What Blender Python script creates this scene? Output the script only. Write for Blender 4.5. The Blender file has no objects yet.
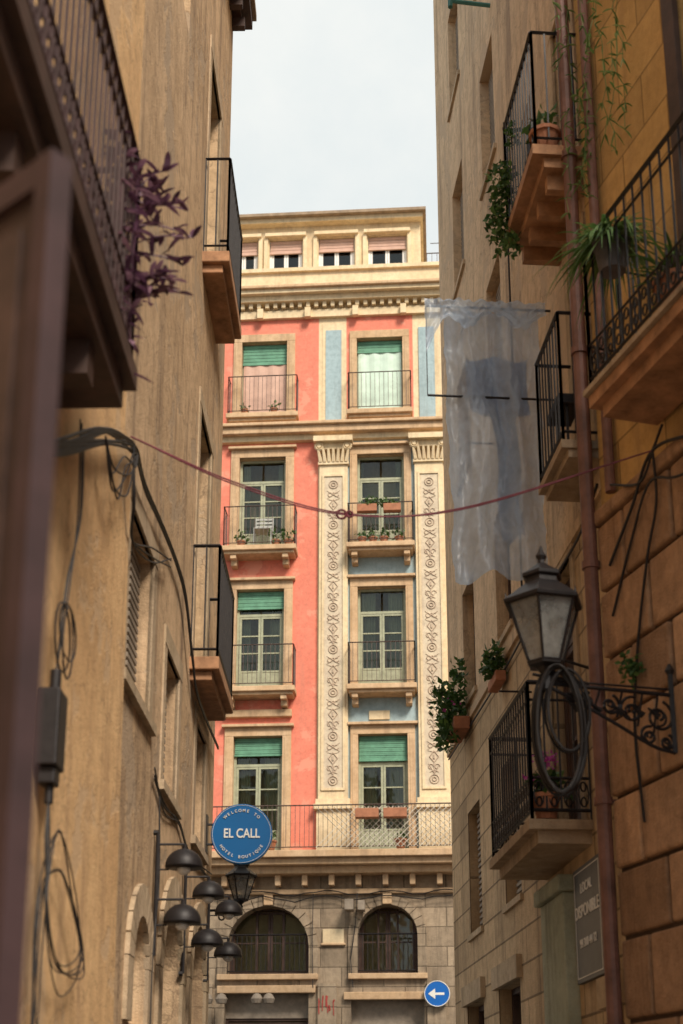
import bpy, math, random
from mathutils import Vector, Matrix, noise as mnoise
random.seed(7)
R=random.random
def U(a,b): return a+(b-a)*R()
sc=bpy.context.scene
col=sc.collection

# ------------------------------------------------------------------ materials
def nm(name):
    m=bpy.data.materials.new(name); m.use_nodes=True
    nt=m.node_tree; b=nt.nodes['Principled BSDF']
    return m,nt,b
def N(nt,t,**k):
    n=nt.nodes.new(t)
    for a,v in k.items():
        if a.startswith('i_'): n.inputs[a[2:].replace('_',' ')].default_value=v
        else: setattr(n,a,v)
    return n
def ramp(nt,src,p0,p1,c0=(0,0,0,1),c1=(1,1,1,1)):
    r=N(nt,'ShaderNodeValToRGB'); e=r.color_ramp.elements
    e[0].position=p0; e[1].position=p1; e[0].color=c0; e[1].color=c1
    nt.links.new(src,r.inputs[0]); return r.outputs[0]
def mix(nt,f,a,b,mode='MIX'):
    m=N(nt,'ShaderNodeMix',data_type='RGBA',blend_type=mode)
    for i,v in ((0,f),(6,a),(7,b)):
        if hasattr(v,'links'): nt.links.new(v,m.inputs[i])
        else: m.inputs[i].default_value= v if i==0 else (tuple(v)+(1,))[:4]
    return m.outputs[2]
def noise(nt,vec,s,d=4,ro=.6,dist=0):
    n=N(nt,'ShaderNodeTexNoise'); n.inputs['Scale'].default_value=s; n.inputs['Detail'].default_value=d
    n.inputs['Roughness'].default_value=ro; n.inputs['Distortion'].default_value=dist
    nt.links.new(vec,n.inputs['Vector']); return n.outputs['Fac']
def plaster(name,c1,c2,dirt=(.12,.09,.07),scale=.7,streak=.5,bump=.35,rough=.9,brick=None,patch=None,grain=.25,crack=0,island=0,spk=.5):
    m,nt,b=nm(name); L=nt.links.new
    tc=N(nt,'ShaderNodeTexCoord').outputs['Object']
    n1=noise(nt,tc,scale,6,.7); c=mix(nt,ramp(nt,n1,.38,.62),c1,c2)
    n2=noise(nt,tc,9,5,.75,.3); c=mix(nt,ramp(nt,n2,.45,.75,(.0,.0,.0,1),(spk,spk,spk,1)),c,[x*.55 for x in c2])
    c=mix(nt,ramp(nt,n2,.25,.42,(grain,grain,grain,1),(0,0,0,1)),c,[min(.8,x*1.35+.03) for x in c1])
    mp=N(nt,'ShaderNodeMapping'); mp.inputs['Scale'].default_value=(2.6,2.6,.22); L(tc,mp.inputs[0])
    n3=noise(nt,mp.outputs[0],1.6,6,.7)
    s=ramp(nt,n3,.5,.75,(0,0,0,1),(streak,)*3+(1,)); c=mix(nt,s,c,dirt)
    if patch:
        n4=noise(nt,tc,1.3,7,.68,.3); pf=ramp(nt,n4,.56,.59); c=mix(nt,pf,c,patch)
    if crack:
        v=N(nt,'ShaderNodeTexVoronoi',feature='DISTANCE_TO_EDGE'); v.inputs['Scale'].default_value=.9
        ds=N(nt,'ShaderNodeVectorMath',operation='ADD'); nn_=N(nt,'ShaderNodeTexNoise'); nn_.inputs['Scale'].default_value=2.5; nn_.inputs['Detail'].default_value=5
        L(tc,nn_.inputs['Vector']); L(tc,ds.inputs[0]); L(nn_.outputs['Color'],ds.inputs[1]); L(ds.outputs[0],v.inputs['Vector'])
        c=mix(nt,ramp(nt,v.outputs['Distance'],.0,.01,(crack,)*3+(1,),(0,0,0,1)),c,[x*.4 for x in dirt])
    if island:
        g=N(nt,'ShaderNodeNewGeometry'); c=mix(nt,1.0,c,ramp(nt,g.outputs['Random Per Island'],0,1,(.6,.58,.57,1),(1.25,1.22,1.18,1)),'MULTIPLY')
    n5=noise(nt,tc,60,3,.7); n6=noise(nt,tc,5,5,.6)
    ad=N(nt,'ShaderNodeMath',operation='MULTIPLY_ADD'); L(n6,ad.inputs[0]); ad.inputs[1].default_value=1.6; L(n5,ad.inputs[2])
    h=ad.outputs[0]
    if patch:
        a3=N(nt,'ShaderNodeMath',operation='MULTIPLY_ADD'); L(pf,a3.inputs[0]); a3.inputs[1].default_value=-.5; L(h,a3.inputs[2]); h=a3.outputs[0]
    if brick:
        bw,bh,ms,dk=brick
        uv=N(nt,'ShaderNodeUVMap'); bt=N(nt,'ShaderNodeTexBrick')
        L(uv.outputs[0],bt.inputs['Vector']); bt.inputs['Scale'].default_value=1
        bt.inputs['Brick Width'].default_value=bw; bt.inputs['Row Height'].default_value=bh
        bt.inputs['Mortar Size'].default_value=ms; bt.inputs['Mortar Smooth'].default_value=.4
        bt.inputs['Color1'].default_value=(.72,.72,.72,1); bt.inputs['Color2'].default_value=(1,1,1,1)
        bt.inputs['Mortar'].default_value=(dk,dk,dk,1)
        c=mix(nt,1.0,c,bt.outputs['Color'],'MULTIPLY')
        a2=N(nt,'ShaderNodeMath',operation='MULTIPLY_ADD'); L(bt.outputs['Fac'],a2.inputs[0]); a2.inputs[1].default_value=-1.5; L(h,a2.inputs[2]); h=a2.outputs[0]
    L(c,b.inputs['Base Color']); b.inputs['Roughness'].default_value=rough
    b.inputs['Specular IOR Level'].default_value=.25
    bp=N(nt,'ShaderNodeBump'); bp.inputs['Strength'].default_value=bump; bp.inputs['Distance'].default_value=.02
    L(h,bp.inputs['Height']); L(bp.outputs[0],b.inputs['Normal'])
    return m
def simple(name,c,rough=.6,metal=0,var=.25,scale=12,spec=.4,bump=.1):
    m,nt,b=nm(name); L=nt.links.new
    tc=N(nt,'ShaderNodeTexCoord').outputs['Object']
    n=noise(nt,tc,scale,4,.65)
    cc=mix(nt,ramp(nt,n,.3,.7),[x*(1-var) for x in c],[min(1,x*(1+var)) for x in c])
    L(cc,b.inputs['Base Color']); b.inputs['Roughness'].default_value=rough; b.inputs['Metallic'].default_value=metal
    b.inputs['Specular IOR Level'].default_value=spec
    bp=N(nt,'ShaderNodeBump'); bp.inputs['Strength'].default_value=bump; bp.inputs['Distance'].default_value=.01
    L(n,bp.inputs['Height']); L(bp.outputs[0],b.inputs['Normal'])
    return m
def leafmat(name,ca,cb,cc):
    m,nt,b=nm(name); L=nt.links.new
    g=N(nt,'ShaderNodeNewGeometry'); r=N(nt,'ShaderNodeValToRGB'); L(g.outputs['Random Per Island'],r.inputs[0])
    e=r.color_ramp.elements; e[0].color=ca+(1,); e[1].color=cc+(1,); x=e.new(.5); x.color=cb+(1,)
    L(r.outputs[0],b.inputs['Base Color']); b.inputs['Roughness'].default_value=.55
    tr=N(nt,'ShaderNodeBsdfTranslucent'); L(r.outputs[0],tr.inputs[0])
    ms=N(nt,'ShaderNodeMixShader'); ms.inputs[0].default_value=.3
    L(b.outputs[0],ms.inputs[1]); L(tr.outputs[0],ms.inputs[2]); L(ms.outputs[0],nt.nodes['Material Output'].inputs[0])
    return m
def glassmat(name,tint=(.62,.7,.64),base=.02):
    m=bpy.data.materials.new(name); m.use_nodes=True; nt=m.node_tree; nt.nodes.remove(nt.nodes['Principled BSDF']); L=nt.links.new
    t=N(nt,'ShaderNodeBsdfTransparent'); t.inputs[0].default_value=tint+(1,)
    g=N(nt,'ShaderNodeBsdfGlossy'); g.inputs['Roughness'].default_value=.05; g.inputs[0].default_value=(.85,.9,.9,1)
    tc=N(nt,'ShaderNodeTexCoord').outputs['Object']; n=noise(nt,tc,2.5,2)
    bp=N(nt,'ShaderNodeBump'); bp.inputs['Strength'].default_value=.2; bp.inputs['Distance'].default_value=.04; L(n,bp.inputs['Height']); L(bp.outputs[0],g.inputs['Normal'])
    f=N(nt,'ShaderNodeFresnel'); f.inputs[0].default_value=1.5
    a=N(nt,'ShaderNodeMath',operation='ADD',use_clamp=True); a.inputs[1].default_value=base; L(f.outputs[0],a.inputs[0])
    ms=N(nt,'ShaderNodeMixShader'); L(a.outputs[0],ms.inputs[0]); L(t.outputs[0],ms.inputs[1]); L(g.outputs[0],ms.inputs[2])
    L(ms.outputs[0],nt.nodes['Material Output'].inputs[0]); return m
def lampglass(name):
    m,nt,b=nm(name); L=nt.links.new
    b.inputs['Base Color'].default_value=(.42,.42,.4,1); b.inputs['Roughness'].default_value=.25
    t=N(nt,'ShaderNodeBsdfTransparent'); t.inputs[0].default_value=(.72,.74,.74,1)
    tc=N(nt,'ShaderNodeTexCoord').outputs['Object']; n=noise(nt,tc,14,5)
    ms=N(nt,'ShaderNodeMixShader'); L(ramp(nt,n,.3,.7,(.4,.4,.4,1),(.75,.75,.75,1)),ms.inputs[0]); L(b.outputs[0],ms.inputs[1]); L(t.outputs[0],ms.inputs[2])
    L(ms.outputs[0],nt.nodes['Material Output'].inputs[0]); return m

m_pink=plaster('coral_plaster',(.8,.25,.17),(.73,.225,.155),(.5,.22,.16),1.2,.55,.2,patch=(.74,.3,.21))
m_cream=plaster('cream_plaster',(.8,.65,.43),(.72,.56,.35),(.36,.26,.17),1.1,.55,.18)
m_blue=plaster('bluegrey_plaster',(.38,.49,.52),(.32,.42,.45),(.2,.2,.19),1,.45,.15)
m_tan=plaster('tan_stone',(.64,.45,.28),(.54,.36,.21),(.22,.145,.1),2,.6,.2)
m_orn=plaster('ornament_relief',(.55,.43,.32),(.48,.37,.28),(.3,.22,.16),3,.3,.2)
m_panel=plaster('pilaster_panel',(.68,.58,.43),(.6,.5,.38),(.3,.24,.19),3,.4,.2)
m_base=plaster('ground_floor_stone',(.48,.37,.26),(.35,.27,.19),(.1,.075,.055),1.2,.85,.5,brick=(.9,.42,.014,.45))
m_yel=plaster('ochre_plaster',(.76,.5,.26),(.64,.4,.2),(.3,.18,.11),.5,.75,.35,patch=(.6,.41,.24),crack=.4,spk=.6)
m_gry=plaster('aged_plaster',(.64,.45,.28),(.49,.335,.2),(.15,.1,.07),.7,.95,.45,patch=(.42,.31,.21),crack=.45,grain=.35,spk=.7)
m_rt=plaster('beige_plaster',(.68,.49,.3),(.55,.39,.235),(.18,.13,.085),.8,.8,.6,brick=(.95,.3,.012,.42),grain=.35,spk=.6)
m_rt2=plaster('beige_plaster_plain',(.7,.51,.33),(.57,.41,.26),(.2,.14,.1),.7,.95,.45,patch=(.5,.37,.25),grain=.35,crack=.35,spk=.65)
m_och=plaster('ochre_tile_wall',(.66,.41,.16),(.56,.34,.125),(.24,.15,.09),1,.5,.3,brick=(.6,.4,.01,.5))
m_block=plaster('brown_stone_blocks',(.54,.33,.2),(.4,.24,.14),(.12,.07,.045),1.5,.75,.8,grain=.35,island=1,spk=.7)
m_mort=plaster('dark_mortar',(.1,.065,.045),(.08,.05,.035),(.04,.03,.025),2,.3,.5)
m_sten=plaster('window_stone',(.54,.41,.28),(.41,.31,.2),(.14,.1,.075),2,.65,.4)
m_mossy=plaster('weathered_pillar',(.42,.44,.34),(.31,.33,.25),(.12,.12,.09),1.6,.8,.6)
m_inn=simple('interior_dark',(.03,.027,.024),.9)
m_iron=simple('black_iron',(.02,.017,.018),.5,.2,.3,20)
m_ironr=simple('rusted_iron',(.1,.07,.06),.6,.2,.4,15)
m_wood=simple('dark_wood',(.06,.032,.024),.6,0,.4,6)
m_woodp=simple('plum_painted_wood',(.045,.022,.022),.55,0,.35,5)
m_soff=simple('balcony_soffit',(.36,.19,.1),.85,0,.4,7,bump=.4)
m_slab=plaster('balcony_slab',(.46,.35,.24),(.37,.27,.18),(.12,.09,.07),3,.7,.5)
m_grn=simple('green_blind',(.12,.29,.19),.6,0,.25,5)
m_mint=simple('mint_blind',(.56,.7,.6),.7,0,.12,5)
m_rose=simple('rose_blind',(.56,.36,.28),.7,0,.12,5)
m_frame=simple('greygreen_joinery',(.34,.35,.24),.55,0,.2,9)
m_shut=simple('grey_shutter',(.28,.23,.18),.7,0,.25,6)
m_curt=simple('curtain',(.46,.45,.33),.85,0,.12,6)
m_white=simple('white_paint',(.78,.76,.72),.5,0,.05,6)
m_chair=simple('grey_chair_paint',(.4,.4,.37),.5,0,.1,6)
m_glass=glassmat('window_glass')
m_pipe=simple('brown_pipe',(.17,.08,.06),.55,.1,.4,5)
m_pgrey=simple('pale_pipe',(.5,.5,.44),.6,0,.15,8)
m_cable=simple('black_cable',(.02,.017,.017),.6,0,.2,30)
m_cablr=simple('red_cable',(.16,.035,.05),.6,0,.3,30)
m_bsign=simple('sign_blue',(.006,.12,.34),.35,0,.06,3,bump=0)
m_bsign2=simple('traffic_blue',(.01,.13,.48),.35,0,.06,3,bump=0)
m_terra=simple('terracotta',(.36,.15,.08),.8,0,.2,10)
m_roof=simple('roof_tiles',(.3,.22,.15),.9,0,.3,6)
m_fern=leafmat('green_leaf',(.025,.06,.012),(.05,.12,.025),(.12,.2,.045))
m_spid=leafmat('spider_leaf',(.05,.12,.03),(.12,.22,.06),(.25,.33,.13))
m_purp=leafmat('purple_leaf',(.06,.025,.045),(.14,.06,.11),(.27,.15,.19))
m_flow=leafmat('magenta_flower',(.35,.02,.22),(.5,.05,.35),(.6,.15,.45))
m_pave=plaster('stone_paving',(.2,.18,.16),(.15,.135,.12),(.07,.06,.055),1,.4,.4,brick=(.6,.4,.01,.5))
m_asph=plaster('asphalt',(.055,.055,.055),(.045,.045,.045),(.03,.03,.03),2,.3,.4)
m_lglass=lampglass('clear_lamp_glass')

# ------------------------------------------------------------------ geometry helpers
def empty(name):
    e=bpy.data.objects.new(name,None); e.empty_display_size=.2; col.objects.link(e); return e
class Fr:
    def __init__(s,o,d,n):
        s.o=Vector((o[0],o[1],0)); s.d=Vector((d[0],d[1],0)).normalized(); s.n=Vector((n[0],n[1],0)).normalized()
    def P(s,u,z,n=0): return s.o+s.d*u+s.n*n+Vector((0,0,z))
class Part:
    def __init__(s,name,mat,parent=None):
        s.name=name; s.mat=mat; s.parent=parent; s.v=[]; s.f=[]; s.uv=[]; s.smooth=False
    def face(s,pts,uvs=None):
        i=len(s.v); s.v+= [tuple(p) for p in pts]; s.f.append(tuple(range(i,i+len(pts))))
        s.uv.append(uvs or [(p[0]+p[1],p[2]) for p in pts])
    def box(s,fr,u0,u1,z0,z1,n0,n1):
        P=fr.P
        c=[(u,z,n) for n in (n0,n1) for z in (z0,z1) for u in (u0,u1)]
        i=len(s.v); s.v+=[tuple(P(*q)) for q in c]
        for f,ax in (((4,5,7,6),0),((1,0,2,3),0),((0,4,6,2),1),((5,1,3,7),1),((6,7,3,2),2),((0,1,5,4),2)):
            s.f.append(tuple(i+k for k in f))
            if ax==0: s.uv.append([(c[k][0],c[k][1]) for k in f])
            elif ax==1: s.uv.append([(c[k][2],c[k][1]) for k in f])
            else: s.uv.append([(c[k][0],c[k][2]) for k in f])
    def stick(s,a,b,r,n=4,r2=None,caps=True):
        a=Vector(a); b=Vector(b); d=(b-a)
        if d.length<1e-6: return
        d.normalize(); x=d.orthogonal().normalized() if abs(d.z)<.99 else Vector((1,0,0)); x=(x-d*x.dot(d)).normalized(); y=d.cross(x)
        r2=r if r2 is None else r2; i=len(s.v)
        for p,rr in ((a,r),(b,r2)):
            for k in range(n):
                t=2*math.pi*(k+.5)/n; s.v.append(tuple(p+x*rr*math.cos(t)+y*rr*math.sin(t)))
        for k in range(n):
            j=(k+1)%n; s.f.append((i+k,i+j,i+n+j,i+n+k)); s.uv.append([(k/n,0),((k+1)/n,0),((k+1)/n,1),(k/n,1)])
        if caps:
            s.f.append(tuple(i+k for k in range(n))[::-1]); s.uv.append([(0,0)]*n)
            s.f.append(tuple(i+n+k for k in range(n))); s.uv.append([(0,0)]*n)
    def path(s,pts,r,n=5):
        for a,b in zip(pts[:-1],pts[1:]): s.stick(a,b,r,n)
    def ring(s,c,ax,ay,Rr,r,seg=14,n=4,a0=0,a1=2*math.pi,ry=None):
        ry=Rr if ry is None else ry; c=Vector(c)
        pts=[c+ax*(Rr*math.cos(a0+(a1-a0)*k/seg))+ay*(ry*math.sin(a0+(a1-a0)*k/seg)) for k in range(seg+1)]
        s.path(pts,r,n)
    def lathe(s,c,prof,n=16,rot=0,M=None):
        c=Vector(c); i=len(s.v)
        for r,z in prof:
            for k in range(n):
                t=rot+2*math.pi*k/n; p=Vector((r*math.cos(t),r*math.sin(t),z))
                if M: p=M@p
                s.v.append(tuple(c+p))
        for a in range(len(prof)-1):
            for k in range(n):
                j=(k+1)%n; s.f.append((i+a*n+k,i+a*n+j,i+(a+1)*n+j,i+(a+1)*n+k)); s.uv.append([(0,0)]*4)
        s.f.append(tuple(i+k for k in range(n))[::-1]); s.uv.append([(0,0)]*n)
        e=i+(len(prof)-1)*n; s.f.append(tuple(e+k for k in range(n))); s.uv.append([(0,0)]*n)
    def done(s,bevel=0,smooth=False,name=None):
        me=bpy.data.meshes.new(s.name); me.from_pydata(s.v,[],s.f)
        uvl=me.uv_layers.new(name='UVMap'); li=0
        for fu in s.uv:
            for q in fu: uvl.data[li].uv=q; li+=1
        me.materials.append(s.mat)
        ob=bpy.data.objects.new(s.name,me); col.objects.link(ob)
        if s.parent: ob.parent=s.parent
        if smooth or s.smooth:
            for p in me.polygons: p.use_smooth=True
        if bevel:
            b=ob.modifiers.new('bev','BEVEL'); b.width=bevel; b.segments=2; b.limit_method='ANGLE'
        return ob
class Bld:
    """one building: empty + one mesh per material"""
    def __init__(s,name): s.e=empty(name); s.p={}
    def g(s,key,mat):
        if key not in s.p: s.p[key]=Part(key,mat,s.e)
        return s.p[key]
    def done(s,bev={}):
        for k,p in s.p.items():
            if p.f: p.done(bevel=bev.get(k,0))
def wall(pt,fr,u0,u1,z0,z1,ops,depth=.22,n=0,reveal=None,sub=None):
    us=sorted(set([u0,u1]+[x for o in ops for x in o[:2] if u0<x<u1])); zs=sorted(set([z0,z1]+[x for o in ops for x in o[2:4] if z0<x<z1]))
    for a,b in zip(us[:-1],us[1:]):
        for c,d in zip(zs[:-1],zs[1:]):
            um=(a+b)/2; zm=(c+d)/2
            if any(o[0]<um<o[1] and o[2]<zm<o[3] for o in ops): continue
            pt.face([fr.P(a,c,n),fr.P(b,c,n),fr.P(b,d,n),fr.P(a,d,n)],[(a,c),(b,c),(b,d),(a,d)])
    rp=reveal or pt
    for o in ops:
        a,b,c,d=o[:4]
        if not(u0<=(a+b)/2<=u1 and z0<=(c+d)/2<=z1): continue
        q=[(a,c),(b,c),(b,d),(a,d)]
        for k in range(4):
            p,r=q[k],q[(k+1)%4]
            rp.face([fr.P(p[0],p[1],n),fr.P(r[0],r[1],n),fr.P(r[0],r[1],n-depth),fr.P(p[0],p[1],n-depth)],[(0,0),(1,0),(1,depth),(0,depth)])
def arch_fill(pt,fr,u0,u1,zs,ztop,depth=.3,n=0,seg=16):
    uc=(u0+u1)/2; r=(u1-u0)/2
    pts=[(uc-r*math.cos(math.pi*k/seg),zs+r*math.sin(math.pi*k/seg)) for k in range(seg+1)]
    for (a,b),(c,d) in zip(pts[:-1],pts[1:]):
        pt.face([fr.P(a,b,n),fr.P(c,d,n),fr.P(c,ztop,n),fr.P(a,ztop,n)],[(a,b),(c,d),(c,ztop),(a,ztop)])
        pt.face([fr.P(a,b,n),fr.P(c,d,n),fr.P(c,d,n-depth),fr.P(a,b,n-depth)])
def archring(pt,fr,uc,zs,r0,r1,n0,n1,seg=13):
    for k in range(seg):
        a0=math.pi*(k+.04)/seg; a1=math.pi*(k+.96)/seg
        q=[(r0,a0),(r1,a0),(r1,a1),(r0,a1)]; P=[(uc-r*math.cos(a),zs+r*math.sin(a)) for r,a in q]
        f=[fr.P(u,z,n1) for u,z in P]; bk=[fr.P(u,z,n0) for u,z in P]
        pt.face(f,P)
        for i in range(4):
            j=(i+1)%4; pt.face([f[i],f[j],bk[j],bk[i]])
def window(B,fr,uc,w,z0,z1,n=-.16,door=True,blind=0,blindmat=None,low=0,lowmat=None,curtain=True,frm=None,panes=3,open_=0,cw=.5):
    F=B.g('joinery' if frm is None else frm.name,frm or m_frame); G=B.g('glass',m_glass); C=B.g('curtains',m_curt)
    a=uc-w/2; b=uc+w/2; t=.055
    F.box(fr,a,a+t,z0,z1,n-.06,n+.02); F.box(fr,b-t,b,z0,z1,n-.06,n+.02)
    F.box(fr,a+t,b-t,z1-t,z1,n-.06,n+.02); F.box(fr,a+t,b-t,z0,z0+.04,n-.06,n+.02)
    bot=z0+.04; top=z1-t
    tr=top-(top-bot)*.22 if door else top
    if door: F.box(fr,a+t,b-t,tr-.03,tr+.03,n-.055,n+.015)
    for s in (0,1):
        l=a+t+.004 if s==0 else uc+.004; r=uc-.004 if s==0 else b-t-.004
        q=.05
        F.box(fr,l,l+q,bot,tr-.031,n-.045,n+.008); F.box(fr,r-q,r,bot,tr-.031,n-.045,n+.008)
        F.box(fr,l+q,r-q,bot,bot+q,n-.045,n+.006); F.box(fr,l+q,r-q,tr-.031-q,tr-.031,n-.045,n+.006)
        gb=bot+q
        if door:
            F.box(fr,l+q,r-q,bot+q,bot+(top-bot)*.2,n-.03,n-.006); gb=bot+(top-bot)*.2
            F.box(fr,l+q,r-q,gb,gb+.04,n-.045,n+.005); gb+=.04
        for k in range(1,panes):
            zz=gb+(tr-.03-q-gb)*k/panes; F.box(fr,l+q,r-q,zz-.014,zz+.014,n-.035,n+.001)
        G.face([fr.P(l+q,gb,n-.02),fr.P(r-q,gb,n-.02),fr.P(r-q,tr-.031-q,n-.02),fr.P(l+q,tr-.031-q,n-.02)])
        if door: G.face([fr.P(l+.02,tr+.03,n-.02),fr.P(r-.02,tr+.03,n-.02),fr.P(r-.02,top,n-.02),fr.P(l+.02,top,n-.02)])
        if curtain:
            cw2=(r-l)*min(1,(cw+U(-.12,.2))); st=l if s==0 else r-cw2; K=14
            for k in range(K):
                x0=st+cw2*k/K; x1=st+cw2*(k+1)/K; m0=n-.14+.02*math.sin(k*1.9); m1=n-.14+.02*math.sin((k+1)*1.9)
                C.face([fr.P(x0,bot,m0),fr.P(x1,bot,m1),fr.P(x1,top,m1),fr.P(x0,top,m0)])
    if blind:
        Bp=B.g(blindmat.name,blindmat); zb=z1-(z1-z0)*blind; k=0; zz=z1-.01
        while zz>zb:
            Bp.box(fr,a+.02,b-.02,zz-.045,zz-.006,n+.035,n+.055+.008*(k%2)); zz-=.045; k+=1
        Bp.box(fr,a+.01,b-.01,zb-.05,zb-.005,n+.03,n+.075)
        if low:
            Lp=B.g(lowmat.name,lowmat); K=16; zl=z1-(z1-z0)*low
            for k in range(K):
                x0=a+.03+(w-.06)*k/K; x1=a+.03+(w-.06)*(k+1)/K; m0=n+.05+.012*math.sin(k*1.3); m1=n+.05+.012*math.sin(k*1.3+1.3)
                Lp.face([fr.P(x0,zl,m0),fr.P(x1,zl,m1),fr.P(x1,zb-.05,m1),fr.P(x0,zb-.05,m0)])
def surround(pt,fr,uc,w,z0,z1,t=.2,p=.05,sill=True,top=.24,corn=True):
    a=uc-w/2; b=uc+w/2
    pt.box(fr,a-t,a,z0,z1,-.02,p); pt.box(fr,b,b+t,z0,z1,-.02,p); pt.box(fr,a-t,b+t,z1,z1+top,-.02,p+.004)
    if t>.15:
        pt.box(fr,a-t+.04,a-.05,z0+.05,z1-.03,p,p+.012); pt.box(fr,b+.05,b+t-.04,z0+.05,z1-.03,p,p+.012)
    if corn: pt.box(fr,a-t-.06,b+t+.06,z1+top,z1+top+.06,-.02,p+.1)
    if sill: pt.box(fr,a-t-.02,b+t+.02,z0-.07,z0-.002,-.02,p+.03)
def railing(pt,fr,u0,u1,n1,z0,h=1.,sp=.11,r=.008,n0=.0,ends=True,deco=0):
    P=fr.P
    def run(a,b):
        L=(b-a).length; k=max(1,int(L/sp)); up=Vector((0,0,1))
        pt.stick(a+up*h,b+up*h,r*2.0,4); pt.stick(a+up*.07,b+up*.07,r*1.5,4)
        if deco: pt.stick(a+up*.30,b+up*.30,r*1.2,4); pt.stick(a+up*(h-.13),b+up*(h-.13),r*1.2,4)
        d=(b-a).normalized()
        for i in range(k+1):
            p=a+(b-a)*(i/k); e=1.7 if i in(0,k) else 1
            pt.stick(p+up*(.0 if e>1 else .07),p+up*h,r*e,4,caps=False)
            if deco and i<k:
                c=p+(b-a)*(.5/k); pt.ring(c+up*.185,d,up,sp*.42,r*.7,10,4,ry=.09)
                pt.ring(c+up*.13,d,up,sp*.22,r*.7,8,4,ry=.035); pt.ring(c+up*.24,d,up,sp*.22,r*.7,8,4,ry=.035)
    run(P(u0,z0,n1),P(u1,z0,n1))
    if ends: run(P(u0,z0,n0),P(u0,z0,n1)); run(P(u1,z0,n1),P(u1,z0,n0))
def leaves(name,mat,blobs,size,parent=None,el=1.8,down=.0):
    pt=Part(name,mat,parent)
    for c,rad,cnt in blobs:
        c=Vector(c)
        for _ in range(cnt):
            v=Vector((random.gauss(0,1),random.gauss(0,1),random.gauss(0,1))); v=v.normalized()*(R()**.45)
            p=c+Vector((v.x*rad[0],v.y*rad[1],v.z*rad[2]))
            d=Vector((U(-1,1),U(-1,1),U(-1,1)-down)).normalized(); w=d.orthogonal().normalized(); w=Matrix.Rotation(U(0,6.28),3,d)@w; nn=d.cross(w)
            s=size*U(.6,1.3)
            pt.face([p,p+d*s*el*.5+w*s*.5+nn*s*.12,p+d*s*el-nn*s*.15,p+d*s*el*.5-w*s*.5+nn*s*.12])
    return pt.done()
def body(pt,fr,u0,u1,z0,z1,n0=-6,n1=-.75):
    pt.box(fr,u0,u1,z0,z1,n0,n1)
    for u in (u0,u1): pt.face([fr.P(u,z0,0),fr.P(u,z0,n1),fr.P(u,z1,n1),fr.P(u,z1,0)],[(0,z0),(n1,z0),(n1,z1),(0,z1)])
    pt.face([fr.P(u0,z1,0),fr.P(u1,z1,0),fr.P(u1,z1,n1),fr.P(u0,z1,n1)])
up=Vector((0,0,1))
def cpath(pt,ctrl,r,seg=8,n=5,jit=0):
    c=[Vector(p) for p in ctrl]; c=[c[0]*2-c[1]]+c+[c[-1]*2-c[-2]]; out=[]
    for i in range(1,len(c)-2):
        for k in range(seg):
            t=k/seg; a,b,d,e=c[i-1],c[i],c[i+1],c[i+2]
            out.append(.5*((2*b)+(d-a)*t+(2*a-5*b+4*d-e)*t*t+(3*b-a-3*d+e)*t**3))
    out.append(c[-2]); pt.path(out,r,n)

# ------------------------------------------------------------------ frames
f4=math.radians(4)
FF=Fr((0,30),(math.cos(f4),-math.sin(f4)),(-math.sin(f4),-math.cos(f4)))
FL=Fr((-1.41,0),(.0165,1),(1,-.0165))
FRm=Fr((2.464,0),(-.0762,1),(-1,-.0762))
FN=Fr((4.294,0),(-.296,1),(-1,-.296))

# ================================================================== FAR FACADE
B=Bld('apartment_building')
rows=[(18.1,20.15),(14.63,17.05),(11.23,13.7),(7.46,10.18)]
cL,cR,W=-1.87,.92,1.1
ops=[(c-W/2,c+W/2,a,b) for a,b in rows for c in (cL,cR)]
pk=B.g('coral_walls',m_pink); cr=B.g('cream_walls',m_cream); bl=B.g('bluegrey_walls',m_blue); tn=B.g('tan_trim',m_tan); orn=B.g('relief_ornament',m_orn); pn=B.g('pilaster_panels',m_panel)
wall(pk,FF,-3.3,-.55,7.0,20.75,[o for o in ops if o[0]<-1],reveal=tn)
wall(cr,FF,-.55,.12,7.0,20.75,[])
wall(pk,FF,.12,1.72,17.45,20.75,[ops[1]],reveal=tn)
wall(bl,FF,.12,1.72,7.0,17.45,[o for o in ops[2:] if o[0]>0],reveal=tn)
wall(cr,FF,1.72,3.6,7.0,20.75,[])
wall(cr,FF,-3.3,3.6,20.75,21.25,[])
bd=B.g('rear_mass',m_cream); body(bd,FF,-3.3,3.6,0,21.7,-9,-.9)
params={ (0,0):dict(blind=.25,blindmat=m_grn,low=1,lowmat=m_rose),(0,1):dict(blind=.14,blindmat=m_grn,low=.93,lowmat=m_mint),
 (1,0):dict(cw=.3),(1,1):dict(cw=.25),(2,0):dict(blind=.16,blindmat=m_grn,cw=.6),(2,1):dict(cw=.8),(3,0):dict(blind=.14,blindmat=m_grn,cw=.6),(3,1):dict(blind=.2,blindmat=m_grn,cw=.8)}
for i,(a,b) in enumerate(rows):
    for j,c in enumerate((cL,cR)):
        surround(tn,FF,c,W,a,b,t=.17 if j else .2,sill=False,top=.2,corn=(i in(1,2,3)))
        window(B,FF,c,W,a,b,**params[(i,j)])
ir=B.g('balcony_railings',m_ironr); sl=B.g('balcony_slabs',m_tan)
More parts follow.
